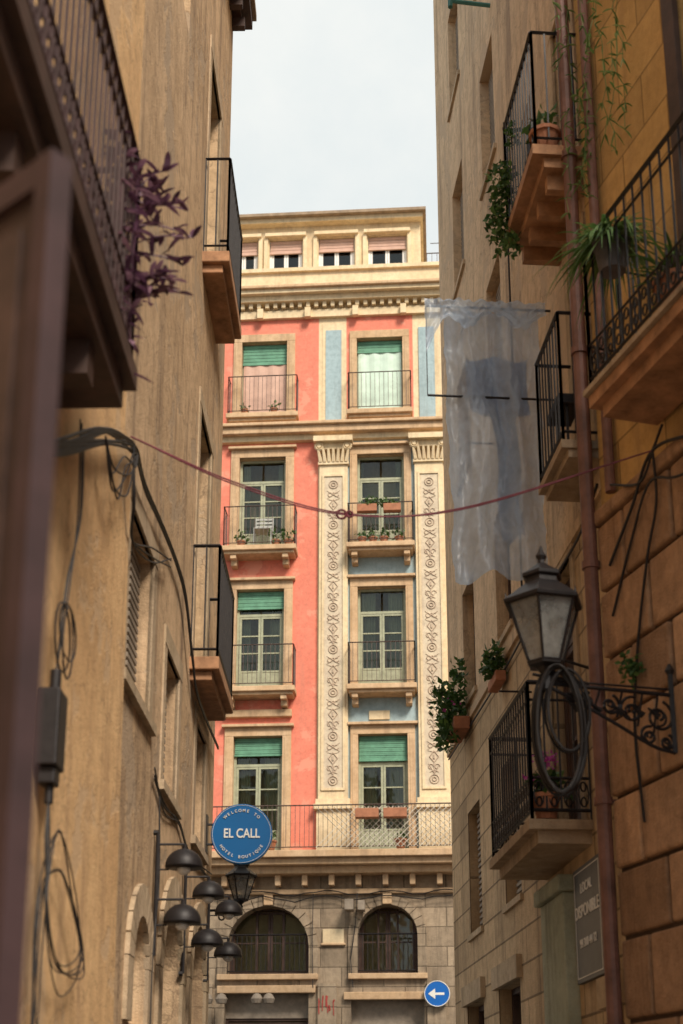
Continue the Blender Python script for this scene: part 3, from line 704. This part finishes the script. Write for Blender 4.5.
br.stick(Z-up*.04,Z+up*.04,.035,8)
br.done()
e=empty('cable_coil'); p=Part('loops',m_cable,e)
for k in range(7):
    c=Vector((1.22+U(-.02,.03),7.5+k*.018,3.78+U(-.02,.02))); p.ring(c,Vector((1,0,0)).normalized(),up,.145+U(-.02,.015),.0085,26,5,ry=.37+U(-.03,.02))
for k in range(3):
    c=Vector((1.27+U(-.02,.03),7.52+k*.02,3.9)); p.ring(c,Vector((1,.1,0)).normalized(),up,.12,.008,22,5,ry=.24)
p.done()
e=lantern('wall_lantern',(-.915,12.65,3.66),.62,.1)
p=Part('bracket',m_iron,e); p.stick((-1.2,12.65,3.56),(-.915,12.65,3.57),.012,6); spiral(p,Vector((-1.08,12.65,3.5)),Vector((1,0,0)),up,.05,1.2,0); p.done()

# ================================================================== RIGHT MID BUILDING
B=Bld('balconied_house')
w=B.g('walls',m_rt2); w2=B.g('lower_walls',m_rt); t=B.g('window_stone',m_sten)
ops=[]
rowsz=[(3.6,4.9),(6.1,7.4),(8.7,10.0),(11.2,12.6),(13.8,15.2)]
for z0,z1 in rowsz:
    for c in (12.35,14.3): ops.append((c-.36,c+.36,z0,z1))
doors=[(9.75,10.6,3.7,5.8),(8.95,9.4,6.2,8.0),(8.95,9.55,8.55,10.3),(10.35,10.8,9.3,10.5)]
low=[(12.2,13.2,.05,2.9),(14.0,15.0,.05,2.9),(9.0,9.35,.05,2.4)]
wall(w,FRm,8.4,15.8,5.9,18.5,[o for o in ops+doors if o[2]>5.9],depth=.2)
wall(w2,FRm,8.4,15.8,0,5.9,[o for o in ops+doors+low if o[2]<5.9],depth=.2)
w.box(FRm,8.6,15.84,5.84,5.93,-.01,.03)
for o in ops+doors[3:]:
    c=(o[0]+o[1])/2; ww=o[1]-o[0]
    t.box(FRm,o[0]-.06,o[1]+.06,o[2]-.06,o[2]-.002,-.02,.03)
    if R()<.4: window(B,FRm,c,ww,o[2],o[3],n=-.14,door=False,frm=m_wood)
    else:
        s=B.g('shutters',m_shut); s.box(FRm,o[0],o[1],o[2],o[3],-.15,-.11)
        z=o[2]+.05
        while z<o[3]-.05: s.box(FRm,o[0]+.04,o[1]-.04,z,z+.03,-.11,-.09); z+=.06
for o in doors[:3]:
    c=(o[0]+o[1])/2; surround(t,FRm,c,o[1]-o[0],o[2],o[3],t=.1,p=.02,top=.12,sill=False,corn=False); window(B,FRm,c,o[1]-o[0],o[2],o[3],n=-.12,frm=m_wood)
for o in low:
    window(B,FRm,(o[0]+o[1])/2,o[1]-o[0],o[2],o[3],n=-.14,frm=m_wood,curtain=False); t.box(FRm,o[0]-.1,o[1]+.1,o[3],o[3]+.2,-.01,.05)
body(B.g('rear_mass',m_rt2),FRm,8.4,15.8,0,18.5,-6,-.75)
ev=B.g('eaves',m_wood); ev.box(FRm,8.4,15.9,18.5,18.7,-6,.2)
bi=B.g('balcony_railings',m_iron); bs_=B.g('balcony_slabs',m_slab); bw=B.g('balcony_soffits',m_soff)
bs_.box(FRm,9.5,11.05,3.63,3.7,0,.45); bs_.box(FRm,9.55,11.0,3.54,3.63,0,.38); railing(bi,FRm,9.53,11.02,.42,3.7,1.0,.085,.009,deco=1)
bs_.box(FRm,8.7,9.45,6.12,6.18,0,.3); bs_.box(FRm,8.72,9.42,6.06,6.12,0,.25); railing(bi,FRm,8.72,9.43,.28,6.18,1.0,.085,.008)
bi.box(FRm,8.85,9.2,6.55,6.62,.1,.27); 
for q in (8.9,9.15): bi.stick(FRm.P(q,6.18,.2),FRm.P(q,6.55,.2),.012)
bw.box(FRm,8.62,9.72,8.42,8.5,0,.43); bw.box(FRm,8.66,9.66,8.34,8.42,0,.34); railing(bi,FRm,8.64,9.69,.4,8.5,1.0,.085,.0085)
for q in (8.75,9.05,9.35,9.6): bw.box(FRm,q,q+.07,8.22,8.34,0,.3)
pl=B.g('pillar',m_mossy); pl.box(FRm,10.1,10.85,0,3.3,-.01,.1); pl.box(FRm,10.05,10.9,3.3,3.42,-.01,.14)
po=B.g('clothes_poles',m_iron)
for zz in (8.06,7.25): po.stick(FRm.P(10.05,zz,0),FRm.P(10.05,zz,1.02),.01,6)
po.stick(FRm.P(10.05,7.25,1.02),FRm.P(10.05,8.06,1.02),.005,4)
for u,zz,n in ((11.3,5.2,.28),(12.6,8.2,.25)): po.stick(FRm.P(u,zz,0),FRm.P(u,zz,n),.01,6)
po.stick(FRm.P(9.35,4.62,.0),FRm.P(9.35,4.7,.42),.012,6); po.stick(FRm.P(9.35,4.75,.0),FRm.P(9.35,4.84,.3),.012,6)
cc_=B.g('wall_cables',m_cable)
cpath(cc_,[FRm.P(8.8,5.9,.04),FRm.P(9.4,5.75,.04),FRm.P(10.6,5.78,.03),FRm.P(12.4,5.72,.03),FRm.P(15.7,5.78,.03)],.01)
cpath(cc_,[FRm.P(11.4,11,.03),FRm.P(11.42,9,.03),FRm.P(11.38,7,.03),FRm.P(11.4,5.75,.03)],.01)
g2=B.g('street_light_arm',simple('verdigris',(.05,.17,.15),.6)); g2.stick(FRm.P(12.0,12.95,0),FRm.P(12.0,12.98,.42),.022,6); g2.stick(FRm.P(12.0,12.9,.42),FRm.P(12.0,13.02,.42),.028,6)
B.done({'pillar':.015})
e=empty('notice_board'); p=Part('panel',simple('charcoal_panel',(.06,.06,.065),.5),e); p.box(FRm,9.25,10.0,2.62,3.42,.0,.04); p.done(bevel=.004)
p=Part('border',m_white,e)
for a,b,c,d in ((9.28,9.97,2.65,2.656),(9.28,9.97,3.384,3.39),(9.28,9.286,2.656,3.384),(9.964,9.97,2.656,3.384)): p.box(FRm,a,b,c,d,.04,.043)
p.done()
Mb=Matrix((( -FRm.d.x,0,FRm.n.x,0),(-FRm.d.y,0,FRm.n.y,0),(0,1,0,0),(0,0,0,1)))
text('DISPONIBLE',.125,m_white,e,FRm.P(9.625,3.1,.045),M=Mb); text('LOCAL',.1,m_white,e,FRm.P(9.625,3.26,.045),M=Mb); text('93 310 44 12',.085,m_white,e,FRm.P(9.625,2.88,.045),M=Mb)

p=Part('downpipe',m_pipe); 
p.stick((1.65,8.6,1.0),(1.65,8.6,13.0),.048,12)
for z in (2.2,3.6,5.2,6.8,8.4,10): p.stick((1.65,8.6,z),(1.65,8.6,z+.05),.06,12); p.stick((1.65,8.6,z+.025),(1.84,8.6,z+.025),.012,4)
p.done()
p=Part('downpipe',m_pipe); p.stick(FN.P(8.75,5.65,.05),FN.P(8.75,11,.05),.035,10); p.done()

# ================================================================== RIGHT NEAR BUILDING
B=Bld('stone_corner_house')
w=B.g('upper_walls',m_och); lo=B.g('mortar_bed',m_mort); bk=B.g('stone_blocks',m_block)
u1=8.98
wall(w,FN,2.0,u1,5.5,10.3,[(6.6,7.6,6.05,8.9)],depth=.2)
window(B,FN,7.1,1.0,6.05,8.9,n=-.15,frm=m_wood)
surround(B.g('door_trim',m_wood),FN,7.1,1.0,6.05,8.9,t=.13,p=.04,sill=False,top=.14,corn=False)
wall(lo,FN,2.0,u1,0,5.5,[])
z=0; r=0
while z<5.45:
    h=(.42,.46,.5)[r%3]; h=min(h,5.5-z); x=u1+.004
    first=True
    while x>2.2:
        L=U(.38,.8) if not first else (.35 if r%2 else .62); first=False
        a=max(2.0,x-L); bk.box(FN,a+.014,x-(0 if x>u1 else .014),z+.014,z+h-.014,-.02,.03+U(0,.02)); x=a
    z+=h; r+=1
bk.box(FN,2.0,u1+.03,5.5,5.6,-.02,.07)
body(B.g('rear_mass',m_block),FN,2.0,u1,0,10.3,-6,-.75)
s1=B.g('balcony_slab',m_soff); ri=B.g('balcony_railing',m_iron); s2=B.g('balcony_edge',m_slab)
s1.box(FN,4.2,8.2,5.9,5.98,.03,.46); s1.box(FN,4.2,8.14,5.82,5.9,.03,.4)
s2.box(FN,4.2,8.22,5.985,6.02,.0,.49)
railing(ri,FN,4.3,8.18,.45,6.02,1.02,.105,.0085,deco=1)
cpath(B.g('cables',m_cable),[FN.P(8.1,5.62,.1),FN.P(8.15,5.3,.07),FN.P(8.3,5.0,.07),FN.P(8.5,4.5,.06),FN.P(8.6,4.0,.06),FN.P(8.55,3.4,.06)],.009)
cpath(B.g('cables',m_cable),[FN.P(7.0,5.42,.07),FN.P(7.6,5.5,.08),FN.P(8.1,5.62,.1),FN.P(8.45,5.4,.07),FN.P(8.8,5.15,.06)],.011)
cpath(B.g('cables',m_cable),[FN.P(7.5,5.25,.08),FN.P(7.9,5.35,.08),FN.P(8.2,5.45,.08),FN.P(8.5,5.2,.06),FN.P(8.8,4.8,.06)],.009)
cpath(B.g('cables',m_cable),[FN.P(8.0,5.75,.08),FN.P(8.1,5.62,.1),FN.P(8.3,5.5,.09),FN.P(8.75,5.7,.06)],.009)
B.done({'stone_blocks':.018})

# ================================================================== sheet on the line
def cloth(name,mat,nx,nz,fn):
    me=bpy.data.meshes.new(name); v=[];f=[]
    for j in range(nz+1):
        for i in range(nx+1): v.append(tuple(fn(i/nx,j/nz)))
    for j in range(nz):
        for i in range(nx):
            a=j*(nx+1)+i; f.append((a,a+1,a+nx+2,a+nx+1))
    me.from_pydata(v,[],f); me.materials.append(mat)
    for p in me.polygons: p.use_smooth=True
    o=bpy.data.objects.new(name,me); col.objects.link(o); return o
def sheer(name,c,tr,tl):
    m=bpy.data.materials.new(name); m.use_nodes=True; nt=m.node_tree; nt.nodes.remove(nt.nodes['Principled BSDF']); L=nt.links.new
    tc=N(nt,'ShaderNodeTexCoord').outputs['Object']
    n=noise(nt,tc,6,6,.75); cc=mix(nt,ramp(nt,n,.35,.7),c,[x*.86 for x in c])
    d=N(nt,'ShaderNodeBsdfDiffuse'); t=N(nt,'ShaderNodeBsdfTranslucent'); x=N(nt,'ShaderNodeBsdfTransparent'); L(cc,d.inputs[0]); L(cc,t.inputs[0])
    x.inputs[0].default_value=(.82,.9,1,1)
    a=N(nt,'ShaderNodeMixShader'); a.inputs[0].default_value=tl; L(d.outputs[0],a.inputs[1]); L(t.outputs[0],a.inputs[2])
    gl=N(nt,'ShaderNodeBsdfGlossy'); gl.inputs['Roughness'].default_value=.35; a2=N(nt,'ShaderNodeMixShader'); a2.inputs[0].default_value=.07; L(a.outputs[0],a2.inputs[1]); L(gl.outputs[0],a2.inputs[2])
    b=N(nt,'ShaderNodeMixShader'); L(ramp(nt,noise(nt,tc,2.4,4),.35,.65,(tr*.7,)*3+(1,),(tr*1.3,)*3+(1,)),b.inputs[0]); L(a2.outputs[0],b.inputs[1]); L(x.outputs[0],b.inputs[2]); L(b.outputs[0],nt.nodes['Material Output'].inputs[0]); return m
m_sheet=sheer('sheer_plastic',(.62,.74,.9),.42,.4); m_bcl=sheer('sheer_blue',(.1,.16,.3),.05,.2)
def crum(a,b,c,s): 
    return mnoise.noise(Vector((a*s,b*s,c)))
def sheetf(s,t):
    n=.1+.78*s*(1-.05*t); z=8.06-2.34*t-.05*s*math.sin(s*3)
    off=.075*math.sin(s*15+t*1.5+2.0*crum(s,t,1,3))*(0.35+.6*t)+.03*abs(crum(s*1.6,t*1.4,3,5))+.018*abs(crum(s,t*1.2,7,12))+.006*crum(s,t*2,2,28)
    z+=-.07*math.sin(s*7+1)*t+.03*math.sin(s*26)*(1-t)*.6+.05*crum(s,t,5,4)*t
    n+=.035*crum(s,t*2,9,3)*(.3+t)+.01*crum(s,t*3,4,9)
    return FRm.P(10.05+off,z,n)
e=empty('hanging_sheet')
o=cloth('sheet',m_sheet,110,150,sheetf); o.parent=e
def topf(s,t):
    n=.06+.98*s; return FRm.P(10.05-.06-.05*crum(s,t*.4,3,14)-.05*t,8.09+.04*crum(s,0,2,16)-(.14+.14*math.sin(s*7)**2+ (.34*max(0,(s-.82)/.18)))*t,n)
o=cloth('folded_top',m_sheet,90,16,topf); o.parent=e
def bluef(s,t): # dark garment hanging behind the sheet
    wd=.2 if t>.3 else .5
    c0=.42-.1*t; n=c0+(s-.5)*wd+.02*math.sin(t*9); return FRm.P(10.22+.04*math.sin(s*9+t*3),7.7-1.6*t+.04*math.sin(s*6)*t,n)
o=cloth('garment_behind',m_bcl,30,60,bluef); o.parent=e

# ================================================================== plants
leaves('trailing_balcony_plant',m_fern,[(FRm.P(9.6,8.9,.45),(.12,.16,.2),220),(FRm.P(9.65,8.55,.48),(.1,.12,.26),200),(FRm.P(9.5,8.3,.42),(.07,.1,.16),70),(FRm.P(9.4,9.2,.4),(.05,.1,.1),40)],.035)
pot_at(FRm,8.75,8.52,.3,.11,lr=.13,cnt=50,size=.05)
e=empty('window_box_plant'); p=Part('box',m_terra,e); p.box(FRm,14.2,14.8,5.72,5.86,.03,.2); p.done(bevel=.01)
leaves('leaves',m_fern,[(FRm.P(14.5,6.0,.2),(.18,.35,.26),320),(FRm.P(14.4,5.72,.25),(.12,.25,.2),130),(FRm.P(14.4,6.35,.12),(.1,.2,.2),80),(FRm.P(14.2,6.1,.36),(.08,.1,.12),50)],.05,e)
leaves('blossoms',m_flow,[(FRm.P(14.3,6.0,.3),(.2,.3,.2),14)],.04,e,1.0)
e=empty('window_box_plant'); p=Part('box',m_terra,e); p.box(FRm,12.2,12.6,5.6,5.7,.03,.13); p.done(bevel=.01)
leaves('leaves',m_fern,[(FRm.P(12.4,5.78,.12),(.1,.2,.12),140),(FRm.P(12.25,5.88,.12),(.07,.1,.12),50)],.045,e)
e=empty('spider_plant'); p=Part('pot',simple('grey_pot',(.12,.11,.12),.7),e); c=FN.P(7.95,6.72,.38)
p.lathe(c,[(.08,0),(.11,.18),(.12,.18),(.12,.21),(.1,.21)],14); p.done()
lf=Part('leaves',m_spid,e)
for k in range(280): 
    a=U(0,6.28); strap(lf,c+Vector((U(-.07,.07),U(-.07,.07),.2)),Vector((math.cos(a),math.sin(a),U(.2,1.5))),U(.22,.5),U(.006,.011),U(.5,1.2),6)
lf.done()
e=empty('spider_plant'); p=Part('pot',m_terra,e); c=FN.P(7.35,6.03,.3)
p.lathe(c,[(.1,0),(.14,.22),(.15,.22),(.15,.25),(.12,.25)],14); p.done()
lf=Part('leaves',m_fern,e)
for k in range(120):
    a=U(0,6.28); strap(lf,c+up*.24,Vector((math.cos(a),math.sin(a),U(.5,2.5))),U(.2,.5),U(.006,.012),U(.3,.9),6)
lf.done()
e=empty('flowering_pot_plant'); p=Part('pot',m_terra,e); c=FRm.P(9.62,3.72,.3); p.lathe(c,[(.07,0),(.1,.15),(.11,.15),(.11,.18),(.09,.18)],14); p.done()
leaves('leaves',m_fern,[(c+up*.25,(.12,.1,.1),60)],.06,e); leaves('blossoms',m_flow,[(c+up*.42+Vector((.0,-.05,0)),(.09,.07,.09),60),(c+up*.3+Vector((-.1,0,0)),(.05,.05,.05),18)],.035,e,1.0)
e=empty('hanging_vine'); v=Part('vines',m_spid,e)
for k in range(16):
    s0=FN.P(U(8.0,8.95),U(8.6,10.3),U(.06,.2)); pts=[s0-up*.12*q+Vector((U(-.03,.03),U(-.03,.03),0)) for q in range(8)]; v.path(pts,.003,3)
    for q in pts:
        for s in range(3): strap(v,q,Vector((U(-1,1),U(-1,1),U(-.5,.5))),U(.04,.1),U(.004,.009),.5)
v.done()
leaves('wall_fern',m_fern,[(FN.P(8.5,4.35,.12),(.06,.06,.1),70)],.03)

e=empty('traffic_sign'); C2=FF.P(2.02,4.45,.2)
Ms=Matrix.Rotation(-f4,3,'Z')@Matrix.Rotation(math.radians(90),3,'X')
p=Part('disc',m_bsign2,e); p.lathe(C2,[(.27,-.01),(.27,.012)],40,M=Ms); p.done()
p=Part('rim',m_white,e); p.ring(C2+FF.n*.012,FF.d,up,.262,.01,40,4)
p.box(FF,1.93,2.17,4.425,4.475,.213,.217)
def tri(a,b,c):
    p.face([FF.P(a[0],a[1],.218),FF.P(b[0],b[1],.218),FF.P(c[0],c[1],.218)])
tri((1.83,4.45),(1.98,4.56),(1.98,4.34)); p.done()
p=Part('post',m_pgrey,e); p.stick(FF.P(2.02,4.45,.0),FF.P(2.02,4.45,.19),.03,8); p.done()

# ================================================================== ground
g=Part('ground',m_pave); g.face([(-300,-300,0),(300,-300,0),(300,300,0),(-300,300,0)],[(-300,-300),(300,-300),(300,300),(-300,300)]); g.done()
g=Part('road',m_asph); g.face([(-60,22.5,.004),(60,14.2,.004),(60,22.0,.004),(-60,29.5,.004)]); g.done()
fg=Fr((0,30),(math.cos(f4),-math.sin(f4)),(-math.sin(f4),-math.cos(f4)))
g=Part('pavement',m_pave); g.box(fg,-30,30,-.05,.13,.13,2.4); g.done(bevel=.01)
g=Part('road_marking',m_white); 
fm=Fr((0,22),(math.cos(f4),-math.sin(f4)),(-math.sin(f4),-math.cos(f4)))
for k in range(-6,7): g.face([fm.P(k*4,.008,0),fm.P(k*4+2,.008,0),fm.P(k*4+2,.008,.12),fm.P(k*4,.008,.12)])
g.done()

# ================================================================== light, sky, camera
el=math.radians(43); az=math.radians(26)
sd=Vector((math.sin(az)*math.cos(el),-math.cos(az)*math.cos(el),math.sin(el)))
L=bpy.data.lights.new('sun','SUN'); L.energy=4.6; L.angle=math.radians(18); L.color=(1,.89,.75)
o=bpy.data.objects.new('sun',L); col.objects.link(o); o.rotation_euler=sd.to_track_quat('Z','Y').to_euler()
W_=bpy.data.worlds.new('World'); sc.world=W_; W_.use_nodes=True; nt=W_.node_tree; bg=nt.nodes['Background']
sk=N(nt,'ShaderNodeTexSky',sky_type='NISHITA'); sk.sun_disc=False; sk.sun_elevation=el; sk.sun_rotation=math.pi-az
tc=N(nt,'ShaderNodeTexCoord').outputs['Generated']; n=noise(nt,tc,3.2,7,.6)
cl=mix(nt,ramp(nt,n,.36,.6),(7.9,8.6,8.7),(9.5,9.7,9.4))
c=mix(nt,.95,sk.outputs[0],cl)
nt.links.new(c,bg.inputs[0]); bg.inputs[1].default_value=.1
cam=bpy.data.cameras.new('camera'); co=bpy.data.objects.new('camera',cam); col.objects.link(co)
co.location=(0,0,1.6); co.rotation_euler=(math.radians(90+16),0,0)
cam.sensor_width=36; cam.sensor_fit='AUTO'; cam.lens=1400/1024*36; cam.shift_y=222/1024; cam.clip_start=.05; cam.clip_end=1000
cam.dof.use_dof=True; cam.dof.focus_distance=17; cam.dof.aperture_fstop=2.2
sc.camera=co
sc.view_settings.view_transform='Standard'; sc.view_settings.look='None'; sc.view_settings.exposure=0
